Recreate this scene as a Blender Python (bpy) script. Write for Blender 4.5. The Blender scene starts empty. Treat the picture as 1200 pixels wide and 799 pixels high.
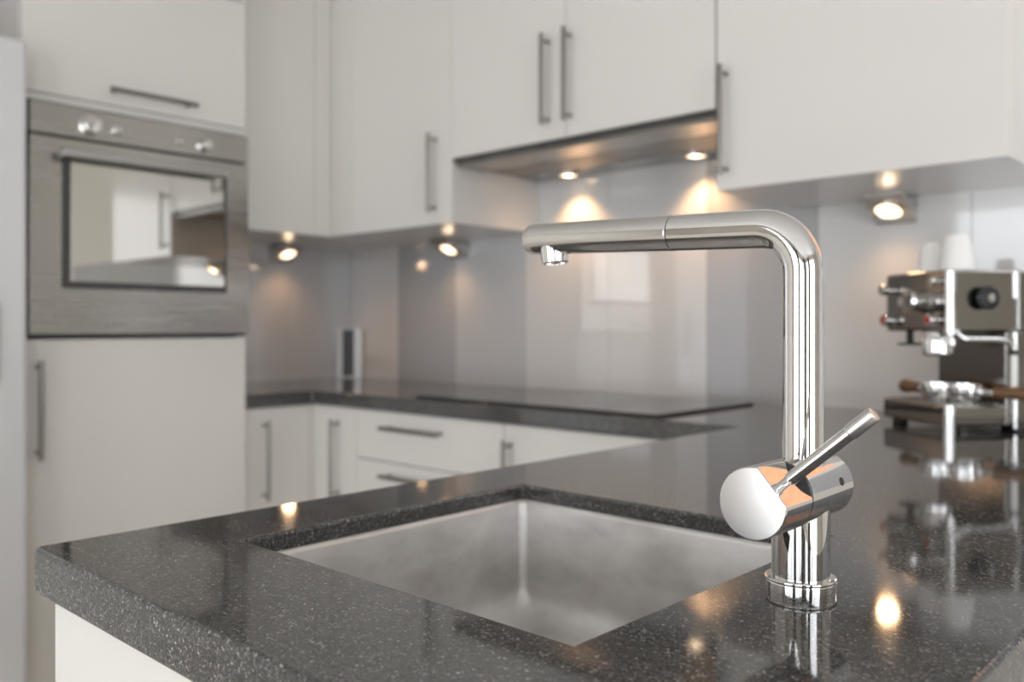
import bpy, bmesh, math, random
from mathutils import Vector, Matrix
random.seed(7)
scene = bpy.context.scene
col = scene.collection

# ------------------------------------------------------------------ camera
cam_data = bpy.data.cameras.new('camera')
cam = bpy.data.objects.new('camera', cam_data)
col.objects.link(cam)
cam.location = (2.895, -2.1555, 1.12)
cam.rotation_euler = (math.pi / 2, 0, 0.7486)
cam_data.sensor_width = 36.0
cam_data.lens = 36.0 * 1024.85 / 1200.0
cam_data.shift_y = -(399.5 - 383.25) / 1200.0
cam_data.clip_start = 0.01
cam_data.dof.use_dof = True
cam_data.dof.focus_distance = 0.66
cam_data.dof.aperture_fstop = 4.8
scene.camera = cam

# ------------------------------------------------------------------ world (bright overcast sky)
world = bpy.data.worlds.new('overcast_sky')
scene.world = world
world.use_nodes = True
wbg = world.node_tree.nodes['Background']
wbg.inputs['Color'].default_value = (0.915, 0.95, 1.0, 1)
wbg.inputs['Strength'].default_value = 4.6

# daylight portals in the window openings
def portal(name, loc, rot, sx, sy):
    l = bpy.data.lights.new(name, 'AREA')
    l.shape = 'RECTANGLE'; l.size = sx; l.size_y = sy
    l.cycles.is_portal = True
    o = bpy.data.objects.new(name, l); col.objects.link(o)
    o.location = loc; o.rotation_euler = rot
    return o
portal('window_garden_offscreen', (3.05, -5.32, 1.1), (math.pi / 2, 0, 0), 4.7, 2.0)          # wall behind the camera, faces +y
portal('window_patio_offscreen', (5.72, -3.3, 1.2), (math.pi / 2, 0, math.pi / 2), 3.6, 2.2)  # side window, faces -x
portal('window_kitchen_offscreen', (3.07, 0.06, 1.96), (-math.pi / 2, 0, 0), 0.70, 0.88)          # kitchen window, faces -y

scene.view_settings.view_transform = 'Standard'
scene.view_settings.look = 'None'
scene.view_settings.gamma = 1.0
scene.view_settings.use_curve_mapping = False
scene.view_settings.exposure = 0.36
scene.cycles.use_denoising = True
scene.cycles.max_bounces = 10
scene.cycles.diffuse_bounces = 6
scene.cycles.glossy_bounces = 6
scene.cycles.sample_clamp_indirect = 8.0
scene.cycles.caustics_reflective = False
scene.cycles.caustics_refractive = False

WARM = (1.0, 0.56, 0.27)

# ------------------------------------------------------------------ materials
M = {}
def mat(name, color=(0.8, 0.8, 0.8), rough=0.5, metal=0.0, ior=1.5, emit=None, estr=0.0, coat=0.0, coat_rough=0.03, spec=None):
    m = bpy.data.materials.new(name); m.use_nodes = True
    b = m.node_tree.nodes['Principled BSDF']
    b.inputs['Base Color'].default_value = (*color, 1)
    b.inputs['Roughness'].default_value = rough
    b.inputs['Metallic'].default_value = metal
    b.inputs['IOR'].default_value = ior
    b.inputs['Coat Weight'].default_value = coat
    b.inputs['Coat Roughness'].default_value = coat_rough
    if emit:
        b.inputs['Emission Color'].default_value = (*emit, 1)
        b.inputs['Emission Strength'].default_value = estr
    M[name] = m
    return m
def nodes(m):
    nt = m.node_tree
    return nt, nt.nodes, nt.links, nt.nodes['Principled BSDF']
def coords(nt, scale=(1, 1, 1)):
    tc = nt.nodes.new('ShaderNodeTexCoord'); mp = nt.nodes.new('ShaderNodeMapping')
    mp.inputs['Scale'].default_value = scale
    nt.links.new(tc.outputs['Object'], mp.inputs['Vector'])
    return mp
def ramp(nt, stops):
    r = nt.nodes.new('ShaderNodeValToRGB')
    el = r.color_ramp.elements
    while len(el) < len(stops): el.new(0.5)
    for e, (p, c) in zip(el, stops):
        e.position = p; e.color = (*c, 1) if len(c) == 3 else c
    return r
def rough_noise(m, lo, hi, scale):
    nt, N, L, b = nodes(m)
    mp = coords(nt, scale)
    n = N.new('ShaderNodeTexNoise'); n.inputs['Scale'].default_value = 1.0; n.inputs['Detail'].default_value = 4
    mr = N.new('ShaderNodeMapRange'); mr.inputs['To Min'].default_value = lo; mr.inputs['To Max'].default_value = hi
    mr.inputs['From Min'].default_value = 0.3; mr.inputs['From Max'].default_value = 0.7
    L.new(mp.outputs[0], n.inputs['Vector']); L.new(n.outputs['Fac'], mr.inputs['Value']); L.new(mr.outputs[0], b.inputs['Roughness'])

mat('white_lacquer', (0.75, 0.725, 0.685), 0.16, ior=1.5)
rough_noise(M['white_lacquer'], 0.13, 0.2, (6, 6, 6))
mat('carcass_white', (0.74, 0.72, 0.69), 0.2, ior=1.6)
mat('plinth', (0.35, 0.34, 0.33), 0.35)
mat('wall_paint', (0.60, 0.57, 0.52), 0.75)
mat('ceiling_paint', (0.74, 0.73, 0.71), 0.8)
mat('steel_brushed', (0.56, 0.545, 0.52), 0.28, 1.0)
rough_noise(M['steel_brushed'], 0.2, 0.34, (3, 60, 60))
mat('steel_hood', (0.36, 0.345, 0.32), 0.27, 1.0)
mat('steel_handle', (0.30, 0.285, 0.26), 0.3, 1.0)
mat('steel_oven', (0.43, 0.415, 0.39), 0.22, 1.0)
rough_noise(M['steel_oven'], 0.16, 0.3, (60, 2, 60))
mat('oven_mirror_glass', (0.60, 0.585, 0.55), 0.03, 1.0)
mat('oven_trim_dark', (0.06, 0.058, 0.055), 0.25)
mat('fridge_steel', (0.72, 0.72, 0.725), 0.3, 0.35)
mat('fridge_grey', (0.5, 0.5, 0.51), 0.35)
mat('chrome', (0.76, 0.75, 0.74), 0.03, 1.0)
mat('chrome_satin', (0.70, 0.685, 0.665), 0.15, 1.0)
mat('lever_sleeve', (0.72, 0.71, 0.7), 0.25, 1.0)
mat('machine_mirror', (0.40, 0.385, 0.365), 0.06, 1.0)
mat('machine_panel', (0.30, 0.29, 0.275), 0.16, 1.0)
mat('dark_gap', (0.03, 0.03, 0.03), 0.5)
mat('black_plastic', (0.01, 0.01, 0.01), 0.5)
mat('red_dot', (0.5, 0.03, 0.02), 0.3)
mat('hob_glass', (0.012, 0.012, 0.013), 0.03, ior=1.55)
mat('hob_rim', (0.05, 0.048, 0.046), 0.3, 0.6)
mat('socket_dark', (0.035, 0.04, 0.047), 0.35)
mat('aluminium', (0.5, 0.49, 0.48), 0.45, 1.0)
mat('lamp_disc', (1, 0.9, 0.8), 0.4, emit=(1.0, 0.70, 0.42), estr=2.4)
mat('lamp_bulb', (1, 0.95, 0.9), 0.4, emit=(1.0, 0.78, 0.54), estr=10.0)
mat('porcelain', (0.92, 0.90, 0.87), 0.15)
mat('window_frame_white', (0.8, 0.8, 0.79), 0.35)
mat('added_curtain_cloth', (0.20, 0.18, 0.16), 0.9)
mat('leaf', (0.06, 0.16, 0.03), 0.6)

# walnut handles
m = mat('wood_handle', (0.2, 0.1, 0.05), 0.35)
nt, N, L, b = nodes(m)
mp = coords(nt, (25, 140, 140)); n = N.new('ShaderNodeTexNoise'); n.inputs['Scale'].default_value = 1; n.inputs['Detail'].default_value = 4
r = ramp(nt, [(0.3, (0.10, 0.045, 0.02)), (0.7, (0.30, 0.16, 0.08))])
L.new(mp.outputs[0], n.inputs['Vector']); L.new(n.outputs['Fac'], r.inputs['Fac']); L.new(r.outputs[0], b.inputs['Base Color'])

# sink steel: scratched satin
m = mat('sink_steel', (0.60, 0.575, 0.55), 0.33, 0.6)
nt, N, L, b = nodes(m)
mp = coords(nt, (14, 14, 26)); n = N.new('ShaderNodeTexNoise'); n.inputs['Scale'].default_value = 1; n.inputs['Detail'].default_value = 3; n.inputs['Roughness'].default_value = 0.55
r = ramp(nt, [(0.3, (0.58, 0.555, 0.53)), (0.5, (0.70, 0.68, 0.655)), (0.7, (0.80, 0.78, 0.76))])
mr = N.new('ShaderNodeMapRange'); mr.inputs['From Min'].default_value = 0.3; mr.inputs['From Max'].default_value = 0.7; mr.inputs['To Min'].default_value = 0.32; mr.inputs['To Max'].default_value = 0.44
L.new(mp.outputs[0], n.inputs['Vector']); L.new(n.outputs['Fac'], r.inputs['Fac']); L.new(r.outputs[0], b.inputs['Base Color'])
L.new(n.outputs['Fac'], mr.inputs['Value']); L.new(mr.outputs[0], b.inputs['Roughness'])

# granite
m = mat('granite', (0.06, 0.06, 0.058), 0.06, ior=1.6)
nt, N, L, b = nodes(m)
mp = coords(nt)
v1 = N.new('ShaderNodeTexVoronoi'); v1.inputs['Scale'].default_value = 620
v2 = N.new('ShaderNodeTexVoronoi'); v2.inputs['Scale'].default_value = 1100
nz = N.new('ShaderNodeTexNoise'); nz.inputs['Scale'].default_value = 160; nz.inputs['Detail'].default_value = 5; nz.inputs['Roughness'].default_value = 0.7
for q in (v1, v2, nz): L.new(mp.outputs[0], q.inputs['Vector'])
s1 = N.new('ShaderNodeSeparateColor'); L.new(v1.outputs['Color'], s1.inputs[0])
s2 = N.new('ShaderNodeSeparateColor'); L.new(v2.outputs['Color'], s2.inputs[0])
r1 = ramp(nt, [(0.0, (0.0185, 0.0185, 0.0185)), (0.45, (0.0481, 0.0474, 0.0459)), (0.75, (0.0888, 0.0866, 0.0829)), (0.90, (0.18, 0.176, 0.168)), (1.0, (0.42, 0.41, 0.39))])
L.new(s1.outputs[0], r1.inputs['Fac'])
r2 = ramp(nt, [(0.0, (0.0222, 0.0222, 0.0222)), (0.6, (0.0592, 0.0577, 0.0555)), (0.9, (0.111, 0.1088, 0.1036)), (1.0, (0.2664, 0.259, 0.2516))])
L.new(s2.outputs[0], r2.inputs['Fac'])
mx = N.new('ShaderNodeMix'); mx.data_type = 'RGBA'
mr = N.new('ShaderNodeMapRange'); mr.inputs['From Min'].default_value = 0.4; mr.inputs['From Max'].default_value = 0.6
L.new(nz.outputs['Fac'], mr.inputs['Value']); L.new(mr.outputs[0], mx.inputs['Factor'])
L.new(r1.outputs[0], mx.inputs['A']); L.new(r2.outputs[0], mx.inputs['B']); L.new(mx.outputs['Result'], b.inputs['Base Color'])
bp = N.new('ShaderNodeBump'); bp.inputs['Strength'].default_value = 0.02; bp.inputs['Distance'].default_value = 0.0002
L.new(nz.outputs['Fac'], bp.inputs['Height']); L.new(bp.outputs[0], b.inputs['Normal'])

# backsplash panels: glossy grey, each sheet its own tone
PANEL_TONES = {'light': (0.70, 0.69, 0.675), 'mid': (0.57, 0.57, 0.57), 'dark': (0.43, 0.43, 0.435)}
for k, c in PANEL_TONES.items():
    mm = mat('panel_' + k, c, 0.05, ior=1.75)

# hood filter mesh
m = mat('filter_mesh', (0.30, 0.29, 0.27), 0.35, 1.0)
nt, N, L, b = nodes(m)
mp = coords(nt, (1, 1, 1)); w = N.new('ShaderNodeTexWave'); w.inputs['Scale'].default_value = 90; w.bands_direction = 'Y'
bp = N.new('ShaderNodeBump'); bp.inputs['Strength'].default_value = 0.4; bp.inputs['Distance'].default_value = 0.001
L.new(mp.outputs[0], w.inputs['Vector']); L.new(w.outputs['Fac'], bp.inputs['Height']); L.new(bp.outputs[0], b.inputs['Normal'])

# floor planks, brickwork far outside
m = mat('oak_floor', (0.4, 0.28, 0.18), 0.4)
nt, N, L, b = nodes(m)
mp = coords(nt); br = N.new('ShaderNodeTexBrick'); br.inputs['Scale'].default_value = 1.0
br.inputs['Brick Width'].default_value = 1.6; br.inputs['Row Height'].default_value = 0.16; br.inputs['Mortar Size'].default_value = 0.002
br.inputs['Color1'].default_value = (0.68, 0.64, 0.585, 1); br.inputs['Color2'].default_value = (0.62, 0.575, 0.51, 1); br.inputs['Mortar'].default_value = (0.12, 0.08, 0.05, 1)
L.new(mp.outputs[0], br.inputs['Vector']); L.new(br.outputs['Color'], b.inputs['Base Color'])
m = mat('red_brick', (0.42, 0.15, 0.08), 0.85)
nt, N, L, b = nodes(m)
mp = coords(nt); mp.inputs['Rotation'].default_value = (math.pi / 2, 0, 0)
br = N.new('ShaderNodeTexBrick'); br.inputs['Scale'].default_value = 1.0
br.inputs['Brick Width'].default_value = 0.22; br.inputs['Row Height'].default_value = 0.065; br.inputs['Mortar Size'].default_value = 0.008
br.inputs['Color1'].default_value = (0.50, 0.14, 0.04, 1); br.inputs['Color2'].default_value = (0.42, 0.11, 0.035, 1); br.inputs['Mortar'].default_value = (0.36, 0.22, 0.14, 1)
L.new(mp.outputs[0], br.inputs['Vector']); L.new(br.outputs['Color'], b.inputs['Base Color'])

# window glass: clear pane that lets daylight through
m = bpy.data.materials.new('window_glass'); m.use_nodes = True; M['window_glass'] = m
nt = m.node_tree; nt.nodes.clear()
o_ = nt.nodes.new('ShaderNodeOutputMaterial'); mxs = nt.nodes.new('ShaderNodeMixShader'); tr = nt.nodes.new('ShaderNodeBsdfTransparent'); gl = nt.nodes.new('ShaderNodeBsdfGlossy')
gl.inputs['Roughness'].default_value = 0.0; mxs.inputs[0].default_value = 0.06
nt.links.new(tr.outputs[0], mxs.inputs[1]); nt.links.new(gl.outputs[0], mxs.inputs[2]); nt.links.new(mxs.outputs[0], o_.inputs[0])

# ------------------------------------------------------------------ helpers
def tag(o, label=None, cat=None, group=None, kind=None):
    if label: o['label'] = label
    if cat: o['category'] = cat
    if group: o['group'] = group
    if kind: o['kind'] = kind
    return o
def thing(name, label, cat, loc=(0, 0, 0), rotz=0.0, group=None):
    o = bpy.data.objects.new(name, None); col.objects.link(o)
    o.empty_display_size = 0.05
    o.location = loc; o.rotation_euler = (0, 0, rotz)
    return tag(o, label, cat, group)
def root_of(o):
    while o.parent: o = o.parent
    return o
def obj(name, bm, material, parent=None, local=False, smooth=False):
    """one mesh object; world-coordinate meshes are shifted to their (unrotated) parent's origin"""
    if parent is not None and not local:
        bmesh.ops.translate(bm, verts=bm.verts, vec=-Vector(root_of(parent).location))
    me = bpy.data.meshes.new(name)
    bmesh.ops.recalc_face_normals(bm, faces=bm.faces)
    bm.to_mesh(me); bm.free()
    if smooth:
        me.polygons.foreach_set('use_smooth', [True] * len(me.polygons))
        me.set_sharp_from_angle(angle=math.radians(50))
    mats = material if isinstance(material, (list, tuple)) else [material]
    for k in mats: me.materials.append(M[k])
    o = bpy.data.objects.new(name, me); col.objects.link(o)
    if parent is not None: o.parent = parent
    if smooth:
        wn = o.modifiers.new('flat_face_normals', 'WEIGHTED_NORMAL'); wn.keep_sharp = True; wn.weight = 100
    return o
def add_box(bm, x0, x1, y0, y1, z0, z1, bev=0.0, seg=2, mi=0):
    x0, x1 = min(x0, x1), max(x0, x1); y0, y1 = min(y0, y1), max(y0, y1); z0, z1 = min(z0, z1), max(z0, z1)
    g = bmesh.ops.create_cube(bm, size=1.0)
    vs = g['verts']
    for v in vs:
        v.co = Vector(((x0 + x1) / 2 + v.co.x * (x1 - x0), (y0 + y1) / 2 + v.co.y * (y1 - y0), (z0 + z1) / 2 + v.co.z * (z1 - z0)))
    if bev > 0:
        es = list({e for v in vs for e in v.link_edges})
        r = bmesh.ops.bevel(bm, geom=es, offset=bev, segments=seg, profile=0.5, affect='EDGES')
    if mi:
        for f in bm.faces:
            if f.tag is False: pass
    return vs
def box(name, x0, x1, y0, y1, z0, z1, material, parent=None, bev=0.0012, seg=2, local=False, smooth=True):
    bm = bmesh.new(); add_box(bm, x0, x1, y0, y1, z0, z1, bev, seg)
    return obj(name, bm, material, parent, local, smooth)
def frame_of(d):
    d = d.normalized()
    a = Vector((0, 0, 1)) if abs(d.z) < 0.9 else Vector((1, 0, 0))
    u = d.cross(a).normalized(); v = d.cross(u).normalized()
    return u, v
def add_tube(bm, pts, radii, seg=24, cap=True):
    pts = [Vector(p) for p in pts]
    if not isinstance(radii, (list, tuple)): radii = [radii] * len(pts)
    rings = []
    u = None
    for i, p in enumerate(pts):
        d = (pts[min(i + 1, len(pts) - 1)] - pts[max(i - 1, 0)]).normalized()
        if u is None: u, v = frame_of(d)
        else:
            u = (u - d * u.dot(d)).normalized(); v = d.cross(u).normalized()
        rings.append([bm.verts.new(p + (u * math.cos(2 * math.pi * k / seg) + v * math.sin(2 * math.pi * k / seg)) * radii[i]) for k in range(seg)])
    for a, c in zip(rings, rings[1:]):
        for k in range(seg):
            bm.faces.new((a[k], a[(k + 1) % seg], c[(k + 1) % seg], c[k]))
    if cap:
        bm.faces.new(list(reversed(rings[0]))); bm.faces.new(rings[-1])
    return rings
def tube(name, pts, radii, material, parent=None, seg=24, local=False):
    bm = bmesh.new(); add_tube(bm, pts, radii, seg)
    return obj(name, bm, material, parent, local, True)
def add_lathe(bm, profile, origin=(0, 0, 0), axis=(0, 0, 1), seg=32, close=True):
    """profile = [(radius, height)] along axis; points with tiny radius close the shape"""
    ax = Vector(axis).normalized(); u, v = frame_of(ax); o = Vector(origin)
    rings = []
    for r, h in profile:
        r = max(r, 1e-5)
        rings.append([bm.verts.new(o + ax * h + (u * math.cos(2 * math.pi * k / seg) + v * math.sin(2 * math.pi * k / seg)) * r) for k in range(seg)])
    for a, c in zip(rings, rings[1:]):
        for k in range(seg):
            bm.faces.new((a[k], a[(k + 1) % seg], c[(k + 1) % seg], c[k]))
    if close:
        bm.faces.new(list(reversed(rings[0]))); bm.faces.new(rings[-1])
def lathe(name, profile, material, parent=None, origin=(0, 0, 0), axis=(0, 0, 1), seg=32, local=False, close=True):
    bm = bmesh.new(); add_lathe(bm, profile, origin, axis, seg, close)
    return obj(name, bm, material, parent, local, True)
def add_prism(bm, poly, axis, a, c):
    """extrude a closed polygon of 2-D points along an axis ('x','y','z') from a to c"""
    def P(p, t):
        return {'x': (t, p[0], p[1]), 'y': (p[0], t, p[1]), 'z': (p[0], p[1], t)}[axis]
    A = [bm.verts.new(P(p, a)) for p in poly]; B = [bm.verts.new(P(p, c)) for p in poly]
    n = len(poly)
    for k in range(n): bm.faces.new((A[k], A[(k + 1) % n], B[(k + 1) % n], B[k]))
    bm.faces.new(list(reversed(A))); bm.faces.new(B)
def prism(name, poly, axis, a, c, material, parent=None, bev=0.0, local=False):
    bm = bmesh.new(); add_prism(bm, poly, axis, a, c)
    if bev:
        bmesh.ops.bevel(bm, geom=list(bm.edges), offset=bev, segments=2, profile=0.5, affect='EDGES')
    return obj(name, bm, material, parent, local, True)
def bar_handle(parent, p0, p1, out, r=0.0062):
    """straight bar handle with two short posts; p0, p1 on the door face, out = outward unit vector"""
    p0, p1, out = Vector(p0), Vector(p1), Vector(out)
    d = (p1 - p0).normalized(); off = out * 0.032
    bm = bmesh.new()
    add_tube(bm, [p0 + off, p1 + off], r, 16)
    for q in (p0 + d * 0.016, p1 - d * 0.016):
        add_tube(bm, [q - out * 0.0006, q + off], 0.0045, 12)
    return obj('handle', bm, 'steel_handle', parent, False, True)

# ------------------------------------------------------------------ room shell
XR, YF, ZC = 5.7, -5.3, 2.6
def struct(o, label, cat=None):
    return tag(o, label, cat, None, 'structure')
struct(box('floor', -0.1, XR + 0.1, YF - 0.1, 0.1, -0.1, 0, 'oak_floor', bev=0), 'pale plank floor of the kitchen', 'floor')
struct(box('ceiling', -0.1, XR + 0.1, YF - 0.1, 0.1, ZC, ZC + 0.1, 'ceiling_paint', bev=0), 'plain white painted ceiling above the kitchen', 'ceiling')
struct(box('wall_left', -0.1, 0, YF - 0.1, 0.1, 0, ZC, 'wall_paint', bev=0), 'off white wall behind oven cabinet and refrigerator', 'wall')
def wall_with_hole(name, axis, t0, t1, a0, a1, h0, h1, g0, g1, label):
    """wall slab spanning a0..a1 with one opening h0..h1 by g0..g1 (z)"""
    bm = bmesh.new()
    for (p, q, z0, z1) in ((a0, h0, 0, ZC), (h1, a1, 0, ZC), (h0, h1, 0, g0), (h0, h1, g1, ZC)):
        if q - p < 1e-4 or z1 - z0 < 1e-4: continue
        if axis == 'y': add_box(bm, p, q, t0, t1, z0, z1)
        else: add_box(bm, t0, t1, p, q, z0, z1)
    return struct(obj(name, bm, 'wall_paint'), label, 'wall')
wall_with_hole('wall_back', 'y', 0, 0.1, -0.1, XR + 0.1, 2.72, 3.42, 1.52, 2.40, 'off white wall carrying the grey splashback panels')
wall_with_hole('wall_front', 'y', YF - 0.1, YF, -0.1, XR + 0.1, 0.7, 5.4, 0.1, 2.1, 'off white wall with the wide garden window')
wall_with_hole('wall_right', 'x', XR, XR + 0.1, YF - 0.1, 0.1, -5.1, -1.5, 0.1, 2.3, 'off white side wall with wide patio windows')
def window(name, axis, t, a0, a1, z0, z1, nmull, label):
    w = thing(name, label, 'window', ((a0 + a1) / 2, t, z0) if axis == 'y' else (t, (a0 + a1) / 2, z0)); w['kind'] = 'structure'
    f = 0.06
    def fb(n, p, q, c, d, th, mt):
        if axis == 'y': return box(n, p, q, t - th, t + th, c, d, mt, w, 0.0)
        return box(n, t - th, t + th, p, q, c, d, mt, w, 0.0)
    for (p, q, c, d) in ((a0, a1, z0, z0 + f), (a0, a1, z1 - f, z1), (a0, a0 + f, z0 + f, z1 - f), (a1 - f, a1, z0 + f, z1 - f)):
        fb('window_frame', p, q, c, d, 0.03, 'window_frame_white')
    step = (a1 - a0) / (nmull + 1)
    for k in range(1, nmull + 1):
        fb('mullion', a0 + k * step - 0.035, a0 + k * step + 0.035, z0 + f, z1 - f, 0.03, 'window_frame_white')
    for k in range(nmull + 1):
        fb('pane', a0 + k * step + 0.04, a0 + (k + 1) * step - 0.04, z0 + f, z1 - f, 0.003, 'window_glass')
window('window_1', 'y', 0.05, 2.72, 3.42, 1.52, 2.40, 0, 'narrow white framed kitchen window above the splashback panels')
window('window_3', 'x', XR + 0.05, -5.1, -1.5, 0.1, 2.3, 2, 'wide white framed patio window in the side wall')
window('window_2', 'y', YF - 0.05, 0.7, 5.4, 0.1, 2.1, 3, 'wide white framed garden window with four panes')

def added_curtain(axis, t, a0, a1, label):  # unseen dark cloth, added to break up the window reflections in the chrome
    n = 60; bm = bmesh.new(); lo = []; hi = []
    for k in range(n + 1):
        a = a0 + (a1 - a0) * k / n; d = 0.03 * math.sin(k * 2 * math.pi / 7.5) + 0.008 * math.sin(k * 1.7)
        p = (a, t + d) if axis == 'y' else (t + d, a)
        lo.append(bm.verts.new((p[0], p[1], 0.03))); hi.append(bm.verts.new((p[0], p[1], 2.45)))
    for k in range(n): bm.faces.new((lo[k], lo[k + 1], hi[k + 1], hi[k]))
    o = obj('added_curtain', bm, 'added_curtain_cloth')
    o.data.polygons.foreach_set('use_smooth', [True] * len(o.data.polygons))
    sm = o.modifiers.new('cloth_thickness', 'SOLIDIFY'); sm.thickness = 0.003
    return tag(o, label, 'added_curtain', 'added grey brown drapes that break up the window reflections')
added_curtain('x', XR - 0.09, -3.75, -3.05, 'added grey brown drape splitting reflections midway along the patio window')
added_curtain('x', XR - 0.09, -5.1, -4.7, 'added grey brown drape splitting reflections at the patio window end')
added_curtain('y', YF + 0.09, 2.55, 3.15, 'added grey brown drape splitting reflections midway along the garden window')
added_curtain('y', YF + 0.09, 4.6, 5.35, 'added grey brown drape splitting reflections at the garden window end')

# outside: brick house and hedge beyond the kitchen window
bh = thing('brick_house', 'red brick house beyond the kitchen window', 'building', (3.6, 5.0, -0.5)); bh['kind'] = 'structure'
box('wall', 1.0, 9.0, 5.0, 5.4, -0.5, 6.2, 'red_brick', bh, 0)
prism('roof', [(4.7, 6.2), (5.9, 7.1), (5.9, 6.2)], 'x', 0.8, 9.2, 'plinth', bh)
for x in (2.2, 5.6, 7.4):
    pw = box('window', x, x + 0.9, 4.96, 5.02, 1.0, 2.2, 'window_frame_white', bh, 0.002)
    box('pane', x + 0.08, x + 0.82, 4.955, 4.97, 1.08, 2.12, 'hob_glass', pw, 0)
hg = bmesh.new()
for k in range(60):
    g = bmesh.ops.create_icosphere(hg, subdivisions=1, radius=random.uniform(0.18, 0.32))
    c = Vector((random.uniform(3.4, 7.5), random.uniform(3.2, 3.8), random.uniform(-0.3, 1.75)))
    for v in g['verts']: v.co = v.co * random.uniform(0.8, 1.2) + c
tag(obj('hedge', hg, 'leaf'), 'clipped green hedge in front of the brick house', 'hedge', None, 'stuff')
struct(box('ground', -8, 16, 0.1, 9, -0.6, -0.5, 'plinth', bev=0), 'grey paved ground outside the kitchen window', 'ground')

# ------------------------------------------------------------------ splashback panels
ZS0, ZS1 = 0.9195, 1.64
bs = thing('splashback', 'glossy grey splashback of tall upright panels behind the hob', 'splashback', (1.4, 0, 0.92))
xs = [0.0, 0.305, 0.626, 0.962, 1.300, 1.638, 1.956, 2.313, 2.66, 3.0, 3.34, 3.68, 4.02]
tones = ['light', 'dark', 'mid', 'light', 'light', 'dark', 'light', 'light', 'dark', 'dark', 'dark', 'dark']
for k in range(len(xs) - 1):
    box('panel', xs[k] + 0.0005, xs[k + 1] - 0.0005, -0.007, -0.0002, ZS0, ZS1 if k < 6 else (1.44 if k < 8 else 1.50), 'panel_' + tones[k], bs, 0.0006, 1)
bs2 = thing('splashback', 'grey splashback panels between oven cabinet and room corner', 'splashback', (0, -0.4, 0.92))
ys = [-0.791, -0.60, -0.30, -0.0075]
for k, tn in enumerate(('mid', 'mid', 'mid')):
    box('panel', 0.0002, 0.007, ys[k] + 0.0005, ys[k + 1] - 0.0005, ZS0, 1.44, 'panel_' + tn, bs2, 0.0006, 1)

# ------------------------------------------------------------------ worktop (one continuous U of granite with a sink cut-out)
CT, CB = 0.92, 0.8786
def worktop():
    X = [0.0, 0.551, 2.032, 2.149, 2.547, 2.752]; Y = [-1.87, -1.724, -1.333, -0.7905, -0.56, 0.0]
    bm = bmesh.new(); V = {}
    def vert(i, j):
        if (i, j) not in V: V[(i, j)] = bm.verts.new((X[i], Y[j], CT))
        return V[(i, j)]
    for i in range(5):
        for j in range(5):
            xc, yc = (X[i] + X[i + 1]) / 2, (Y[j] + Y[j + 1]) / 2
            inside = yc > -0.56 or (xc < 0.551 and yc > -0.79) or xc > 2.032
            if 2.149 < xc < 2.547 and -1.724 < yc < -1.333: inside = False
            if inside: bm.faces.new((vert(i, j), vert(i + 1, j), vert(i + 1, j + 1), vert(i, j + 1)))
    g = bmesh.ops.extrude_face_region(bm, geom=list(bm.faces))
    bmesh.ops.translate(bm, verts=[e for e in g['geom'] if isinstance(e, bmesh.types.BMVert)], vec=(0, 0, CB - CT))
    bmesh.ops.recalc_face_normals(bm, faces=bm.faces)
    ve = [e for e in bm.edges if abs(e.verts[0].co.z - e.verts[1].co.z) > 0.02 and all(v.co.y < -1.8699 for v in e.verts)
          and (abs(e.verts[0].co.x - 2.032) < 1e-4 or abs(e.verts[0].co.x - 2.752) < 1e-4)]
    bmesh.ops.bevel(bm, geom=ve, offset=0.009, segments=5, profile=0.5, affect='EDGES')
    bm.edges.ensure_lookup_table()
    es = [e for e in bm.edges if len(e.link_faces) == 2 and e.calc_face_angle() > 1.0
          and not all(v.co.y > -1e-4 for v in e.verts) and not all(v.co.x < 1e-4 for v in e.verts)]
    bmesh.ops.bevel(bm, geom=es, offset=0.004, segments=3, profile=0.5, affect='EDGES')
    return bm
tag(obj('worktop', worktop(), 'granite', None, False, True), 'speckled dark grey granite worktop around the kitchen with sink cut-out', 'worktop')

# ------------------------------------------------------------------ base cabinets
FZ0, FZ1 = 0.105, 0.874
def base(name, label, x0, x1, y0, y1, loc):
    t = thing(name, label, 'cabinet', loc)
    return t
W = 'white_lacquer'
# left run, next to oven cabinet
t = base('base_cabinet', 'white base cabinet with upright bar handle beside tall oven cabinet', 0, 0, 0, 0, (0.3, -0.67, 0))
box('body', 0.001, 0.51, -0.789, -0.5555, 0.1, 0.8785, 'carcass_white', t)
d = box('door', 0.511, 0.531, -0.788, -0.5575, FZ0, FZ1, W, t)
bar_handle(d, (0.531, -0.7229, 0.838), (0.531, -0.7229, 0.594), (1, 0, 0))
box('plinth', 0.44, 0.46, -0.789, -0.5555, 0, 0.1, 'plinth', t)
# corner unit
t = base('corner_base_cabinet', 'narrow white corner base cabinet door beside the drawers', 0, 0, 0, 0, (0.4, -0.3, 0))
box('body', 0.001, 0.7505, -0.5195, -0.001, 0.1, 0.8785, 'carcass_white', t)
d = box('door', 0.533, 0.7495, -0.54, -0.52, FZ0, FZ1, W, t)
bar_handle(d, (0.6636, -0.54, 0.838), (0.6636, -0.54, 0.594), (0, -1, 0))
box('filler_strip', 0.511, 0.531, -0.555, -0.52, FZ0, FZ1, W, t)
box('plinth', 0.46, 0.7505, -0.47, -0.45, 0, 0.1, 'plinth', t)
# drawers
t = base('drawer_cabinet', 'white drawer cabinet with wide fronts and level bar handles', 0, 0, 0, 0, (1.06, -0.3, 0))
box('body', 0.7515, 1.3665, -0.5195, -0.001, 0.1, 0.8785, 'carcass_white', t)
for z0, z1, hz in ((0.7295, 0.874, 0.8285), (0.4215, 0.7265, 0.690), (FZ0, 0.4185, 0.38)):
    d = box('drawer', 0.7525, 1.3655, -0.54, -0.52, z0, z1, W, t)
    bar_handle(d, (0.9, -0.54, hz), (1.145, -0.54, hz), (0, -1, 0))
box('plinth', 0.7515, 1.3665, -0.47, -0.45, 0, 0.1, 'plinth', t)
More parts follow.
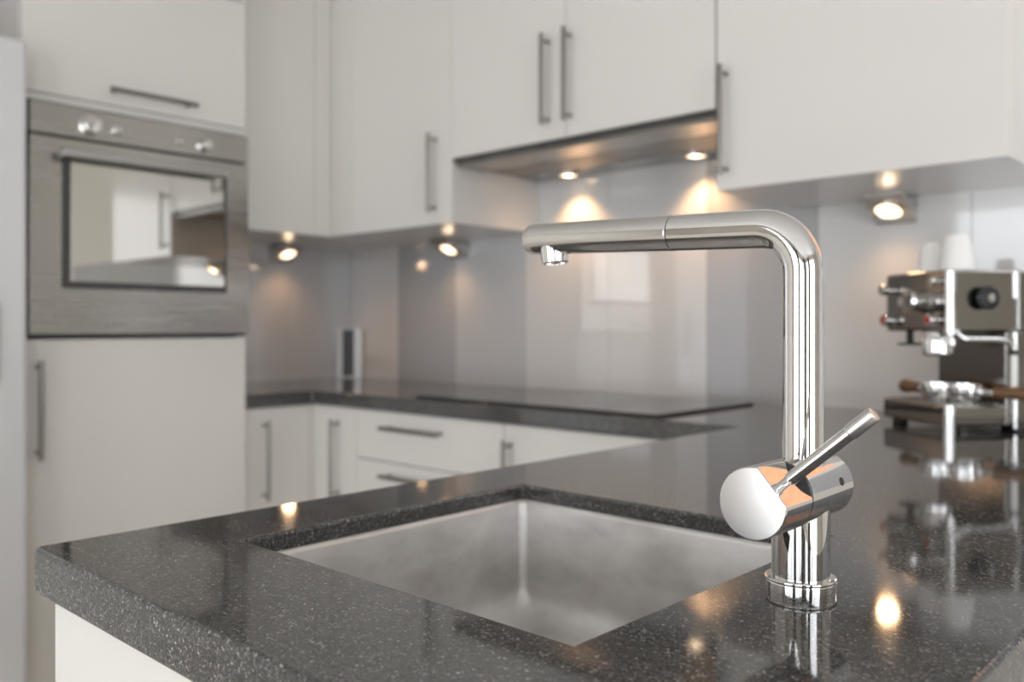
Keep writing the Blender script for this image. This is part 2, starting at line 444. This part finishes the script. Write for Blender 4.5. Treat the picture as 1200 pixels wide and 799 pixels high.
# door unit towards peninsula
t = base('base_cabinet', 'white base cabinet with upright bar handle between drawers and peninsula', 0, 0, 0, 0, (1.7, -0.3, 0))
box('body', 1.3675, 2.055, -0.5195, -0.001, 0.1, 0.8785, 'carcass_white', t)
d = box('door', 1.3685, 1.985, -0.54, -0.52, FZ0, FZ1, W, t)
bar_handle(d, (1.392, -0.54, 0.838), (1.392, -0.54, 0.594), (0, -1, 0))
box('filler_strip', 1.9865, 2.035, -0.54, -0.52, FZ0, FZ1, W, t)
box('plinth', 1.3675, 2.055, -0.47, -0.45, 0, 0.1, 'plinth', t)
# peninsula
t = base('peninsula_cabinet', 'white peninsula cabinet under the granite sink worktop', 0, 0, 0, 0, (2.4, -1.2, 0))
bm = bmesh.new()   # open box around the basin: sides, floor, back
for bb in ((2.075, 2.70, -1.835, -1.82, 0.1, 0.8785), (2.70, 2.715, -1.835, -0.001, 0.1, 0.8785), (2.075, 2.70, -1.819, -0.53, 0.1, 0.118),
           (2.075, 2.70, -1.25, -1.235, 0.118, 0.8785), (2.075, 2.70, -0.55, -0.535, 0.118, 0.8785)):
    add_box(bm, *bb)
obj('body', bm, 'carcass_white', t)
box('end_panel', 2.0555, 2.7305, -1.858, -1.836, 0.0, 0.8785, W, t)
box('back_panel', 2.7155, 2.7305, -1.835, -0.001, 0.0, 0.8785, W, t)
for y0, y1 in ((-1.834, -1.240), (-1.236, -0.556)):
    d = box('door', 2.0555, 2.0745, y0, y1, FZ0, FZ1, W, t)
    bar_handle(d, (2.0555, (y0 + y1) / 2 - 0.12, 0.838), (2.0555, (y0 + y1) / 2 + 0.12, 0.838), (-1, 0, 0))
box('plinth', 2.12, 2.14, -1.835, -0.5, 0, 0.1, 'plinth', t)

# ------------------------------------------------------------------ tall oven cabinet
TY0, TY1, TX = -1.402, -0.792, 0.55
t = thing('oven_cabinet', 'tall white cabinet housing the built-in oven', 'cabinet', (0.3, -1.1, 0))
bm = bmesh.new()
add_box(bm, 0.001, TX - 0.021, TY0, TY0 + 0.018, 0.1, 2.32)
add_box(bm, 0.001, TX - 0.021, TY1 - 0.018, TY1, 0.1, 2.32)
add_box(bm, 0.001, TX - 0.021, TY0 + 0.018, TY1 - 0.018, 1.70, 2.32)
add_box(bm, 0.001, TX - 0.021, TY0 + 0.018, TY1 - 0.018, 0.1, 1.085)
add_box(bm, 0.001, 0.02, TY0 + 0.018, TY1 - 0.018, 1.085, 1.70)
obj('body', bm, 'carcass_white', t)
d = box('door', TX - 0.02, TX, TY0 + 0.001, TY1 - 0.001, 1.7065, 2.078, W, t)
bar_handle(d, (TX, -1.197, 1.742), (TX, -0.958, 1.742), (1, 0, 0))
d = box('door', TX - 0.02, TX, TY0 + 0.001, TY1 - 0.001, FZ0, 1.0895, W, t)
bar_handle(d, (TX, -1.367, 1.0378), (TX, -1.367, 0.7918), (1, 0, 0))
box('top_panel', TX - 0.02, TX, TY0 + 0.001, TY1 - 0.001, 2.0815, 2.318, W, t)
box('filler_strip', TX - 0.02, TX - 0.004, TY0 + 0.001, TY1 - 0.001, 1.687, 1.7045, W, t)
box('plinth', 0.47, 0.49, TY0, TY1, 0, 0.1, 'plinth', t)

# ------------------------------------------------------------------ oven
OY0, OY1 = -1.390, -0.796
t = thing('built_in_oven', 'stainless steel built-in oven with mirrored door glass', 'oven', (0.3, -1.09, 1.0955))
box('body', 0.021, TX - 0.022, TY0 + 0.022, TY1 - 0.022, 1.0965, 1.682, 'oven_trim_dark', t)
box('backing_frame', TX - 0.021, TX + 0.004, OY0, OY1, 1.0955, 1.6845, 'oven_trim_dark', t)
box('control_panel', TX + 0.005, TX + 0.022, OY0, OY1, 1.6015, 1.679, 'steel_oven', t, 0.002)
def knob(p, y, z, r, name='knob', depth=0.022):
    return lathe(name, [(r * 1.15, 0), (r * 1.15, 0.003), (r, 0.004), (r * 0.94, depth), (r * 0.8, depth + 0.002), (0, depth + 0.002)], 'chrome_satin', p, (TX + 0.022, y, z), (1, 0, 0), 28)
knob(t, -1.247, 1.638, 0.024); knob(t, -1.180, 1.636, 0.0125, 'button', 0.01); knob(t, -0.935, 1.634, 0.017); knob(t, -1.006, 1.633, 0.008, 'button', 0.006)
dr = box('door', TX + 0.005, TX + 0.022, OY0, OY1, 1.102, 1.5955, 'steel_oven', t, 0.002)
box('glass_surround', TX + 0.0221, TX + 0.0245, -1.316, -0.866, 1.218, 1.572, 'oven_trim_dark', dr, 0.001)
box('door_glass', TX + 0.0246, TX + 0.0265, -1.296, -0.876, 1.236, 1.566, 'oven_mirror_glass', dr, 0.0005)
bm = bmesh.new()
add_box(bm, TX + 0.055, TX + 0.073, -1.328, -0.885, 1.543, 1.563, 0.004, 2)
for y in (-1.31, -0.905): add_box(bm, TX + 0.022, TX + 0.056, y - 0.009, y + 0.009, 1.545, 1.561)
obj('handle', bm, 'aluminium', dr, False, True)

# ------------------------------------------------------------------ refrigerator
FX, FY1, FY0 = 0.652, -1.42, -2.10
t = thing('refrigerator', 'freestanding silver refrigerator with rounded edges and recessed grip', 'refrigerator', (0.33, -1.76, 0))
box('body', 0.03, FX - 0.062, FY0 + 0.004, FY1 - 0.004, 0.03, 1.79, 'fridge_grey', t, 0.006, 3)
d1 = box('door', FX - 0.06, FX, FY0, FY1, 0.262, 1.80, 'fridge_steel', t, 0.014, 4)
prism('grip', [(-1.478, 1.005), (-1.484, 0.985), (-1.56, 0.985), (-1.56, 1.185), (-1.484, 1.185), (-1.478, 1.165)], 'x', FX - 0.004, FX + 0.006, 'fridge_grey', d1, 0.003)
d2 = box('freezer_drawer', FX - 0.06, FX, FY0, FY1, 0.06, 0.255, 'fridge_steel', t, 0.014, 4)
for y in (FY0 + 0.06, FY1 - 0.06):
    for x in (0.09, FX - 0.12): lathe('foot', [(0.02, 0), (0.02, 0.032)], 'black_plastic', t, (x, y, 0), seg=16)

tag(box('added_shade_panel', 0.001, 0.64, -2.14, -2.118, 0, 2.32, W, None, 0.001), 'added unseen white panel shading the niche above the refrigerator', 'panel')  # out of view, added to darken the niche above the refrigerator

# ------------------------------------------------------------------ upper cabinets
ZB, ZT, YU, XL = 1.427, 2.32, -0.399, 0.42
t = thing('wall_cabinet', 'white wall cabinet without handle beside tall oven cabinet', 'cabinet', (0.2, -0.6, ZB))
box('body', 0.0005, XL - 0.021, -0.7905, -0.0005, ZB, ZT, 'carcass_white', t)
box('door', XL - 0.02, XL, -0.7900, -0.4625, ZB, ZT, W, t)
box('filler_strip', XL - 0.02, XL, -0.4600, YU + 0.0005, ZB, ZT, W, t)
t = thing('wall_cabinet', 'white wall cabinet with upright bar handle in the room corner', 'cabinet', (0.75, -0.2, ZB))
box('body', XL + 0.0005, 1.0215, YU + 0.021, -0.0005, ZB, ZT, 'carcass_white', t)
box('filler_strip', XL + 0.0008, 0.5340, YU, YU + 0.02, ZB, ZT, W, t)
d = box('door', 0.5365, 1.0030, YU, YU + 0.02, ZB, ZT, W, t)
bar_handle(d, (0.953, YU, 1.694), (0.953, YU, 1.459), (0, -1, 0))
box('side_panel', 1.0035, 1.0215, YU, YU + 0.02, ZB, ZT, W, t)
t = thing('hood_cabinet', 'white two door wall cabinet above the extractor hood', 'cabinet', (1.45, -0.2, 1.612))
box('body', 1.0225, 1.8885, YU + 0.021, -0.0005, 1.645, ZT, 'carcass_white', t)
for x0, x1, hx in ((1.0235, 1.4515, 1.396), (1.4545, 1.8875, 1.471)):
    d = box('door', x0, x1, YU, YU + 0.02, 1.6135, ZT, W, t)
    bar_handle(d, (hx, YU, 1.887), (hx, YU, 1.650), (0, -1, 0))
t = thing('wall_cabinet', 'wide white wall cabinet with upright bar handle above espresso machine', 'cabinet', (2.18, -0.2, ZB))
box('body', 1.8905, 2.4805, YU + 0.021, -0.0005, ZB, ZT, 'carcass_white', t)
d = box('door', 1.8925, 2.4800, YU, YU + 0.02, ZB, ZT, W, t)
bar_handle(d, (1.918, YU, 1.700), (1.918, YU, 1.456), (0, -1, 0))

# ------------------------------------------------------------------ extractor hood
t = thing('extractor_hood', 'slim stainless extractor hood with two round lamps above the hob', 'extractor hood', (1.45, -0.2, 1.59))
box('body', 1.0235, 1.8880, YU + 0.021, -0.0075, 1.596, 1.6445, 'steel_hood', t)
box('front_strip', 1.0235, 1.8880, YU + 0.004, YU + 0.0205, 1.6035, 1.6130, 'oven_trim_dark', t, 0.001)
box('pull_out_visor', 1.030, 1.882, YU + 0.010, -0.275, 1.588, 1.5955, 'steel_hood', t, 0.002)
for x0, x1 in ((1.045, 1.448), (1.454, 1.868)):
    f = box('filter', x0, x1, -0.268, -0.122, 1.590, 1.5955, 'filter_mesh', t, 0.002)
    box('catch', (x0 + x1) / 2 - 0.02, (x0 + x1) / 2 + 0.02, -0.262, -0.252, 1.587, 1.5905, 'steel_handle', f)
box('lamp_strip', 1.030, 1.882, -0.118, -0.010, 1.589, 1.5955, 'steel_hood', t, 0.002)
def spot(parent, loc, rot, energy, size=math.radians(110), local=False, blend=0.7):
    l = bpy.data.lights.new('lamp_light', 'SPOT'); l.energy = energy; l.color = WARM; l.spot_size = size; l.spot_blend = blend; l.shadow_soft_size = 0.02
    lo = bpy.data.objects.new('lamp_light', l); col.objects.link(lo); lo.parent = parent
    lo.location = Vector(loc) - Vector(parent.location); lo.rotation_euler = rot
    return lo
for x in (1.192, 1.640):
    c = lathe('lamp', [(0.026, 0), (0.036, 0), (0.036, -0.004), (0.030, -0.0055), (0.026, -0.003)], 'chrome_satin', t, (x, -0.068, 1.589), close=False)
    lathe('lamp_disc', [(0.0, -0.0035), (0.028, -0.0028), (0.0285, 0)], 'lamp_disc', c, (x, -0.068, 1.589), close=False)
    lathe('bulb', [(0.0, -0.0050), (0.008, -0.0046), (0.011, -0.0036)], 'lamp_bulb', c, (x, -0.068, 1.589), close=False)
    spot(t, (x, -0.068, 1.578), (0, 0, 0), 4.2)

# ------------------------------------------------------------------ under-cabinet wedge lamps
def wedge_lamp(loc, rotz, label, energy=1.5):
    """local: wall behind at y=0, room towards -y, cabinet underside at z=0"""
    t = thing('wedge_lamp', label, 'lamp', loc, rotz)
    prism('housing', [(0.0, 0.0), (-0.105, 0.0), (-0.105, -0.006), (-0.006, -0.062), (0.0, -0.062)], 'x', -0.046, 0.046, 'steel_brushed', t, 0.0015, True)
    n = Vector((0, -0.056, -0.099)).normalized(); c = Vector((0, -0.0555, -0.0345))
    lathe('lamp_ring', [(0.029, 0), (0.034, 0), (0.034, 0.003), (0.030, 0.004), (0.029, 0.002)], 'chrome_satin', t, c, n, local=True, close=False)
    lathe('lamp_disc', [(0.0, 0.0022), (0.029, 0.0018)], 'lamp_disc', t, c, n, local=True, close=False)
    lathe('bulb', [(0.0, 0.0042), (0.008, 0.0038), (0.012, 0.0026)], 'lamp_bulb', t, c, n, local=True, close=False)
    l = bpy.data.lights.new('lamp_light', 'SPOT'); l.energy = energy; l.color = WARM; l.spot_size = math.radians(150); l.spot_blend = 1.0; l.shadow_soft_size = 0.02
    lo = bpy.data.objects.new('lamp_light', l); col.objects.link(lo); lo.parent = t
    lo.location = c + n * 0.014
    lo.rotation_euler = Vector((0, -0.45, -1)).to_track_quat('-Z', 'Y').to_euler()
    return t
wedge_lamp((0.648, -0.0075, ZB), 0, 'lit wedge lamp under the corner wall cabinet with the bar handle')
wedge_lamp((2.150, -0.0075, ZB), 0, 'lit wedge lamp under the wall cabinet above espresso machine')
wedge_lamp((0.0075, -0.335, ZB), math.pi / 2, 'lit wedge lamp under the wall cabinet without handle')

# ------------------------------------------------------------------ hob
t = thing('hob', 'black glass induction hob set on the granite worktop', 'hob', (1.41, -0.32, CT))
box('rim', 1.008, 1.822, -0.528, -0.088, CT + 0.0002, CT + 0.004, 'hob_rim', t, 0.001)
box('glass_plate', 1.012, 1.818, -0.524, -0.092, CT + 0.0041, CT + 0.0068, 'hob_glass', t, 0.0012)

# ------------------------------------------------------------------ corner socket tower
t = thing('corner_socket_tower', 'upright aluminium socket tower with dark sockets in the worktop corner', 'power socket', (0.008, -0.008, CT))
prism('housing', [(0.0, 0.0), (0.0, -0.074), (0.004, -0.074), (0.074, -0.004), (0.074, 0.0)], 'z', 0.0002, 0.195, 'aluminium', t, 0.001, True)
nrm = Vector((1, -1, 0)).normalized(); side = Vector((1, 1, 0)).normalized()
fc = Vector((0.039, -0.039, 0))
bm = bmesh.new()
add_box(bm, -0.023, 0.023, -0.003, 0.001, 0.006, 0.190, 0.001)
bmesh.ops.rotate(bm, verts=bm.verts, cent=(0, 0, 0), matrix=Matrix.Rotation(math.pi / 4, 3, 'Z'))
bmesh.ops.translate(bm, verts=bm.verts, vec=fc)
fp = obj('face_plate', bm, 'socket_dark', t, True, True)
for z in (0.04, 0.098, 0.156):
    lathe('socket', [(0.0185, 0.0), (0.0185, 0.0035), (0.0165, 0.0035), (0.016, 0.001), (0.0, 0.001)], 'socket_dark', fp, fc + Vector((0, 0, z)) + nrm * 0.0028, nrm, 20, True, False)

# ------------------------------------------------------------------ sink
def sink_basin():
    x0, x1, y0, y1 = 2.1475, 2.5485, -1.7255, -1.3315; zt, zb = CT - 0.0195, CT - 0.160
    R, seg = 0.010, 5
    def ring(e, z, rr):
        pts = []
        for (cx, cy, a0) in ((x1 + e - rr, y1 + e - rr, 0), (x0 - e + rr, y1 + e - rr, 90), (x0 - e + rr, y0 - e + rr, 180), (x1 + e - rr, y0 - e + rr, 270)):
            for k in range(seg + 1):
                a = math.radians(a0 + 90 * k / seg); pts.append((cx + rr * math.cos(a), cy + rr * math.sin(a), z))
        return pts
    bm = bmesh.new()
    prof = [ring(-0.0012, zt - 0.010, R), ring(-0.0012, zt + 0.0016, R), ring(-0.0032, zt + 0.0010, R), ring(-0.0050, zt - 0.0012, R), ring(-0.0056, zt - 0.004, R)]
    prof.append(ring(-0.008, zb + 0.035, R))
    for k in range(1, 7):
        a = math.radians(90 * k / 6); prof.append(ring(-0.008 - 0.035 * (1 - math.cos(a)), zb + 0.035 - 0.035 * math.sin(a), R + 0.022 * k / 6))
    prof.append(ring(-0.150, zb - 0.003, 0.03))
    rings = [[bm.verts.new(p) for p in r] for r in prof]
    n = len(rings[0])
    for a, c in zip(rings, rings[1:]):
        for k in range(n): bm.faces.new((a[k], a[(k + 1) % n], c[(k + 1) % n], c[k]))
    bm.faces.new(rings[-1])
    return bm
t = thing('kitchen_sink', 'square stainless undermount sink sunk into the granite worktop', 'sink', (2.348, -1.5285, CT - 0.160))
bas = obj('basin', sink_basin(), 'sink_steel', t, False, True)
bas.modifiers.clear()
dn = lathe('drain', [(0.045, 0.0), (0.045, 0.002), (0.041, 0.003), (0.036, 0.0005), (0.0, 0.0)], 'chrome_satin', t, (2.348, -1.5285, CT - 0.1628), seg=36, close=False)
lathe('strainer', [(0.030, 0.0008), (0.029, 0.003), (0.010, 0.005), (0.008, 0.009), (0.0, 0.009)], 'chrome', dn, (2.348, -1.5285, CT - 0.1628), seg=28, close=False)

# ------------------------------------------------------------------ faucet
FXo, FYo = 2.6017, -1.516
t = thing('kitchen_faucet', 'polished chrome kitchen faucet with pull-out spout beside the sink', 'faucet', (FXo, FYo, CT))
lathe('base_flange', [(0.0255, 0.0), (0.0255, 0.0065), (0.0250, 0.0078), (0.0262, 0.0082), (0.0266, 0.0092), (0.0262, 0.0102), (0.0240, 0.0106), (0.0, 0.0106)], 'chrome', t, local=True, seg=48)
lathe('body', [(0.0215, 0.0100), (0.0215, 0.0900), (0.0180, 0.0920), (0.0, 0.0920)], 'chrome', t, local=True, seg=48)
# riser, elbow and spout arm
spz0, rise = 0.2775, math.tan(math.radians(1.9))
rb = 0.036
rx = 0.0022
pts = [(rx, 0, 0.085), (rx, 0, 0.15), (rx, 0, spz0 - rb)]
for k in range(1, 13):
    a = math.radians(88.1 * k / 12)
    pts.append((rx - rb * (1 - math.cos(a)), 0, spz0 - rb + rb * math.sin(a)))
xe, ze = pts[-1][0], pts[-1][2]
xr = -0.1120
pts += [(xr + 0.0006, 0, ze + (xe - xr) * rise)]
tube('riser_pipe', pts, 0.0153, 'chrome', t, 48, True)
zr = ze + (xe - xr) * rise
lathe('seam_ring', [(0.0140, -0.001), (0.0140, 0.0016)], 'dark_gap', t, (xr, 0, zr), (-1, 0, rise), 32, True)
xt = -0.2810
hd = obj('spout_head', (lambda bm: (add_lathe(bm, [(0.0145, 0.0010), (0.0153, 0.0020), (0.0150, 0.152), (0.0146, 0.1612), (0.0130, 0.1638), (0.0, 0.1640)], (xr, 0, zr), (-1, 0, rise), 48), bm)[1])(bmesh.new()), 'chrome_satin', t, True, True)
zt_ = zr + (xr + 0.247) * 0 + 0.133 * rise
lathe('aerator', [(0.0130, 0.004), (0.0132, -0.006), (0.0128, -0.0155), (0.0118, -0.0165), (0.0098, -0.0165), (0.0095, -0.013), (0.0, -0.013)], 'chrome', hd, (xr - 0.134, 0, zr + 0.134 * rise - 0.0075), (-0.12, 0, 1), 36, True)
# valve body along y with the lever cap towards -y
zv = 0.0765
lathe('valve_body', [(0.0, 0.0), (0.0230, 0.0), (0.0254, 0.0025), (0.0255, 0.0750), (0.0, 0.0750)], 'chrome', t, (0, 0.0410, zv), (0, -1, 0), 56, True)
lathe('seam_ring', [(0.0248, 0.0), (0.0248, 0.0022)], 'dark_gap', t, (0, -0.0338, zv), (0, -1, 0), 40, True)
lathe('dimple', [(0.0, 0.0008), (0.0030, 0.0004), (0.0036, -0.001)], 'dark_gap', t, (0.0255 * math.cos(0.25), 0.018, zv + 0.0255 * math.sin(0.25)), (math.cos(0.25), 0, math.sin(0.25)), 16, True, False)
fn = Vector((0.75, 0, 0.66)).normalized()
def lever_cap():
    bm = bmesh.new()
    r = 0.0257; d0 = 0.0200
    # outline: circle with a chord cut on the lever side
    a_f = math.atan2(fn.z, fn.x); half = math.acos(d0 / r)
    n = 56; outline = []
    for k in range(n + 1):
        a = a_f + half + (2 * math.pi - 2 * half) * k / n
        outline.append((math.cos(a), math.sin(a)))
    def ring(y, s): return [bm.verts.new((p[0] * r * s, y, p[1] * r * s + zv)) for p in outline]
    rings = [ring(-0.0362, 1.0), ring(-0.0755, 1.0), ring(-0.0770, 0.985), ring(-0.0775, 0.965)]
    m_ = len(outline)
    for a, c in zip(rings, rings[1:]):
        for k in range(m_): bm.faces.new((a[k], a[(k + 1) % m_], c[(k + 1) % m_], c[k]))
    bm.faces.new(rings[0]); f = bm.faces.new(rings[-1]); f.material_index = 1
    return bm
cp = obj('lever_cap', lever_cap(), ['chrome', 'chrome_satin'], t, True, True)
p0 = Vector((0, -0.0590, zv)) + fn * 0.0200
ld = Vector((0.75, 0.06, 0.655)).normalized()
lv = tube('lever', [p0 - ld * 0.004, p0 + ld * 0.003, p0 + ld * 0.0065, p0 + ld * 0.060], [0.0034, 0.0034, 0.0048, 0.0049], 'chrome', cp, 28, True)
tube('lever_sleeve', [p0 + ld * 0.0595, p0 + ld * 0.061, p0 + ld * 0.0795, p0 + ld * 0.081, p0 + ld * 0.0812], [0.0049, 0.0055, 0.0055, 0.0049, 0.0035], 'lever_sleeve', lv, 28, True)

# ------------------------------------------------------------------ espresso machine
t = thing('espresso_machine', 'mirror polished steel espresso machine on the granite worktop', 'espresso machine', (2.379, -0.392, CT), math.atan2(-0.6, 0.8))
Wm, Dm = 0.20, 0.145
def mbox(name, x0, x1, y0, y1, z0, z1, mt, parent=None, bev=0.003):
    return box(name, x0, x1, y0, y1, z0, z1, mt, parent or t, bev, 3, True)
mbox('upper_housing', -Wm, -0.0005, 0.0, Dm, 0.192, 0.309, 'machine_mirror', bev=0.006)
mbox('boiler_housing', -Wm + 0.002, -0.002, 0.121, 0.30, 0.012, 0.191, 'machine_panel')
mbox('rear_housing', -Wm + 0.001, -0.001, Dm + 0.001, 0.30, 0.1915, 0.309, 'machine_panel', bev=0.005)
tr_ = mbox('drip_tray', -Wm - 0.004, 0.002, -0.004, 0.1205, 0.012, 0.052, 'machine_mirror', bev=0.004)
mbox('tray_grille', -Wm + 0.008, -0.008, 0.006, 0.112, 0.0521, 0.0545, 'steel_brushed', tr_, 0.001)
for y in [0.014 + 0.0115 * k for k in range(9)]:
    mbox('slot', -Wm + 0.018, -0.018, y, y + 0.004, 0.0543, 0.0549, 'dark_gap', tr_, 0)
for x in (-Wm + 0.02, -0.02):
    for y in (0.02, 0.275): lathe('foot', [(0.014, 0.0), (0.016, 0.003), (0.013, 0.0125)], 'black_plastic', t, (x, y, 0), seg=20, local=True)
# polished corner posts
tube('corner_post', [(-0.004, 0.004, 0.188), (-0.004, 0.004, 0.306)], 0.0100, 'chrome', t, 24, True)
tube('corner_post', [(-0.004, 0.002, 0.0), (-0.004, 0.002, 0.053)], 0.0110, 'chrome', t, 24, True)
tube('corner_post', [(0.000, 0.140, 0.255), (0.000, 0.140, 0.306)], 0.0042, 'chrome', t, 20, True)
tube('corner_post', [(0.000, 0.140, 0.006), (0.000, 0.140, 0.190)], 0.0042, 'chrome', t, 20, True)
# group head
gh = lathe('group_head', [(0.0, 0.0), (0.024, 0.0), (0.024, -0.012), (0.020, -0.016), (0.020, -0.040), (0.024, -0.044), (0.022, -0.052), (0.0, -0.054)], 'chrome', t, (-0.066, 0.004, 0.250), (0, 1, 0), 32, True)
lathe('group_bell', [(0.018, 0.0), (0.030, -0.012), (0.030, -0.050), (0.027, -0.056), (0.0, -0.056)], 'chrome', gh, (-0.075, 0.030, 0.2), (0, 0, 1), 32, True)
def valve(x, z, r, mt='chrome', dot=True, ln=0.03):
    k = lathe('valve_knob', [(0.0, 0.001), (r * 0.5, 0.001), (r * 0.5, -ln * 0.4), (r, -ln * 0.45), (r * 1.02, -ln * 0.9), (r * 0.9, -ln), (0, -ln)], mt, t, (x, 0.0, z), (0, 1, 0), 24, True)
    if dot: lathe('indicator_dot', [(r * 0.62, 0.0), (r * 0.62, -0.0012), (0, -0.0012)], 'red_dot', k, (x, -ln + 0.0002, z), (0, 1, 0), 18, True)
valve(-0.178, 0.276, 0.0105, dot=False, ln=0.026); valve(-0.178, 0.214, 0.0115, ln=0.022); valve(-0.035, 0.214, 0.0115, ln=0.022); valve(-0.030, 0.288, 0.008, dot=False, ln=0.02)
# side control: black star knob on the side face
kb = lathe('star_knob', [(0.009, 0.0), (0.009, 0.004), (0.022, 0.006), (0.023, 0.016), (0.015, 0.020), (0.0, 0.020)], 'black_plastic', t, (0.0, 0.072, 0.255), (1, 0, 0), 10, True)
lathe('knob_cap', [(0.008, 0.0), (0.008, 0.002), (0.0, 0.003)], 'chrome', kb, (0.020, 0.072, 0.255), (1, 0, 0), 20, True)
# hot water outlet and cup plate under the overhang
lathe('water_outlet', [(0.007, 0.0), (0.007, -0.024), (0.024, -0.026), (0.024, -0.030), (0.0, -0.030)], 'black_plastic', t, (-0.155, 0.025, 0.193), (0, 0, 1), 24, True)
tube('water_spout', [(-0.035, 0.03, 0.195), (-0.035, 0.03, 0.165)], [0.010, 0.008], 'chrome', t, 24, True)
# steam pipe: out of the underside, sideways, then down
sp = [(0.002, 0.012, 0.195), (0.006, 0.016, 0.183), (0.010, 0.026, 0.177), (0.012, 0.045, 0.176), (0.012, 0.090, 0.176), (0.013, 0.110, 0.174), (0.014, 0.121, 0.166), (0.014, 0.125, 0.152)]
st = tube('steam_pipe', sp, 0.0052, 'chrome', t, 16, True)
tube('pipe_collar', [(0.014, 0.125, 0.156), (0.014, 0.125, 0.148)], 0.0075, 'black_plastic', st, 20, True)
tube('steam_wand', [(0.014, 0.125, 0.148), (0.014, 0.125, 0.142), (0.015, 0.124, 0.080), (0.015, 0.124, 0.062)], [0.005, 0.0068, 0.0068, 0.0045], 'porcelain', st, 20, True)

# portafilters resting on the tray
mm = Matrix.Translation((2.379, -0.392, CT)) @ Matrix.Rotation(math.atan2(-0.6, 0.8), 4, 'Z')
def portafilter(lx, ly, ang, label, hl):
    w_ = mm @ Vector((lx, ly, 0.0552))
    p = thing('portafilter', label, 'portafilter', w_, math.atan2(-0.6, 0.8) + ang)
    b_ = lathe('basket', [(0.025, 0.0), (0.030, 0.004), (0.031, 0.026), (0.034, 0.028), (0.034, 0.034), (0.030, 0.034), (0.028, 0.012), (0.0, 0.010)], 'chrome', p, (0, 0, 0), (0, 0, 1), 32, True, False)
    tube('neck', [(0.026, 0, 0.02), (0.045, 0, 0.021), (0.052, 0, 0.021)], [0.008, 0.007, 0.010], 'chrome', p, 20, True)
    lathe('handle', [(0.0, 0.0), (0.009, 0.0), (0.012, 0.008), (0.0105, hl * 0.45), (0.0145, hl * 0.8), (0.0135, hl * 0.95), (0.008, hl), (0.0, hl)], 'wood_handle', p, (0.050, 0, 0.0215), (1, 0, 0), 24, True)
    return p
portafilter(-0.082, 0.036, math.pi - 0.05, 'wooden handled portafilter lying on tray with handle over its far end', 0.07)
portafilter(-0.040, 0.062, 0.62, 'wooden handled portafilter lying on tray behind the steam wand', 0.075)

# cups upside down on the machine
def cup(lx, ly, rb_, rt_, h, label):
    w_ = mm @ Vector((lx, ly, 0.3095))
    c = lathe('cup', [(rb_ - 0.003, 0.0), (rb_, 0.0), (rb_ - 0.001, 0.003), (rt_ + 0.001, h - 0.004), (rt_ - 0.002, h), (rt_ * 0.72, h), (rt_ * 0.68, h + 0.002), (rt_ * 0.6, h), (0.0, h - 0.001)], 'porcelain', None, w_, (0, 0, 1), 36, False, False)
    md = c.modifiers.new('wall', 'SOLIDIFY'); md.thickness = 0.002; md.offset = -1
    tag(c, label, 'cup', 'upturned white cups on the espresso machine')
cup(-0.116, 0.045, 0.026, 0.018, 0.058, 'smaller white cup upside down on top of espresso machine')
cup(-0.035, 0.042, 0.034, 0.023, 0.066, 'larger white cup upside down on espresso machine corner')
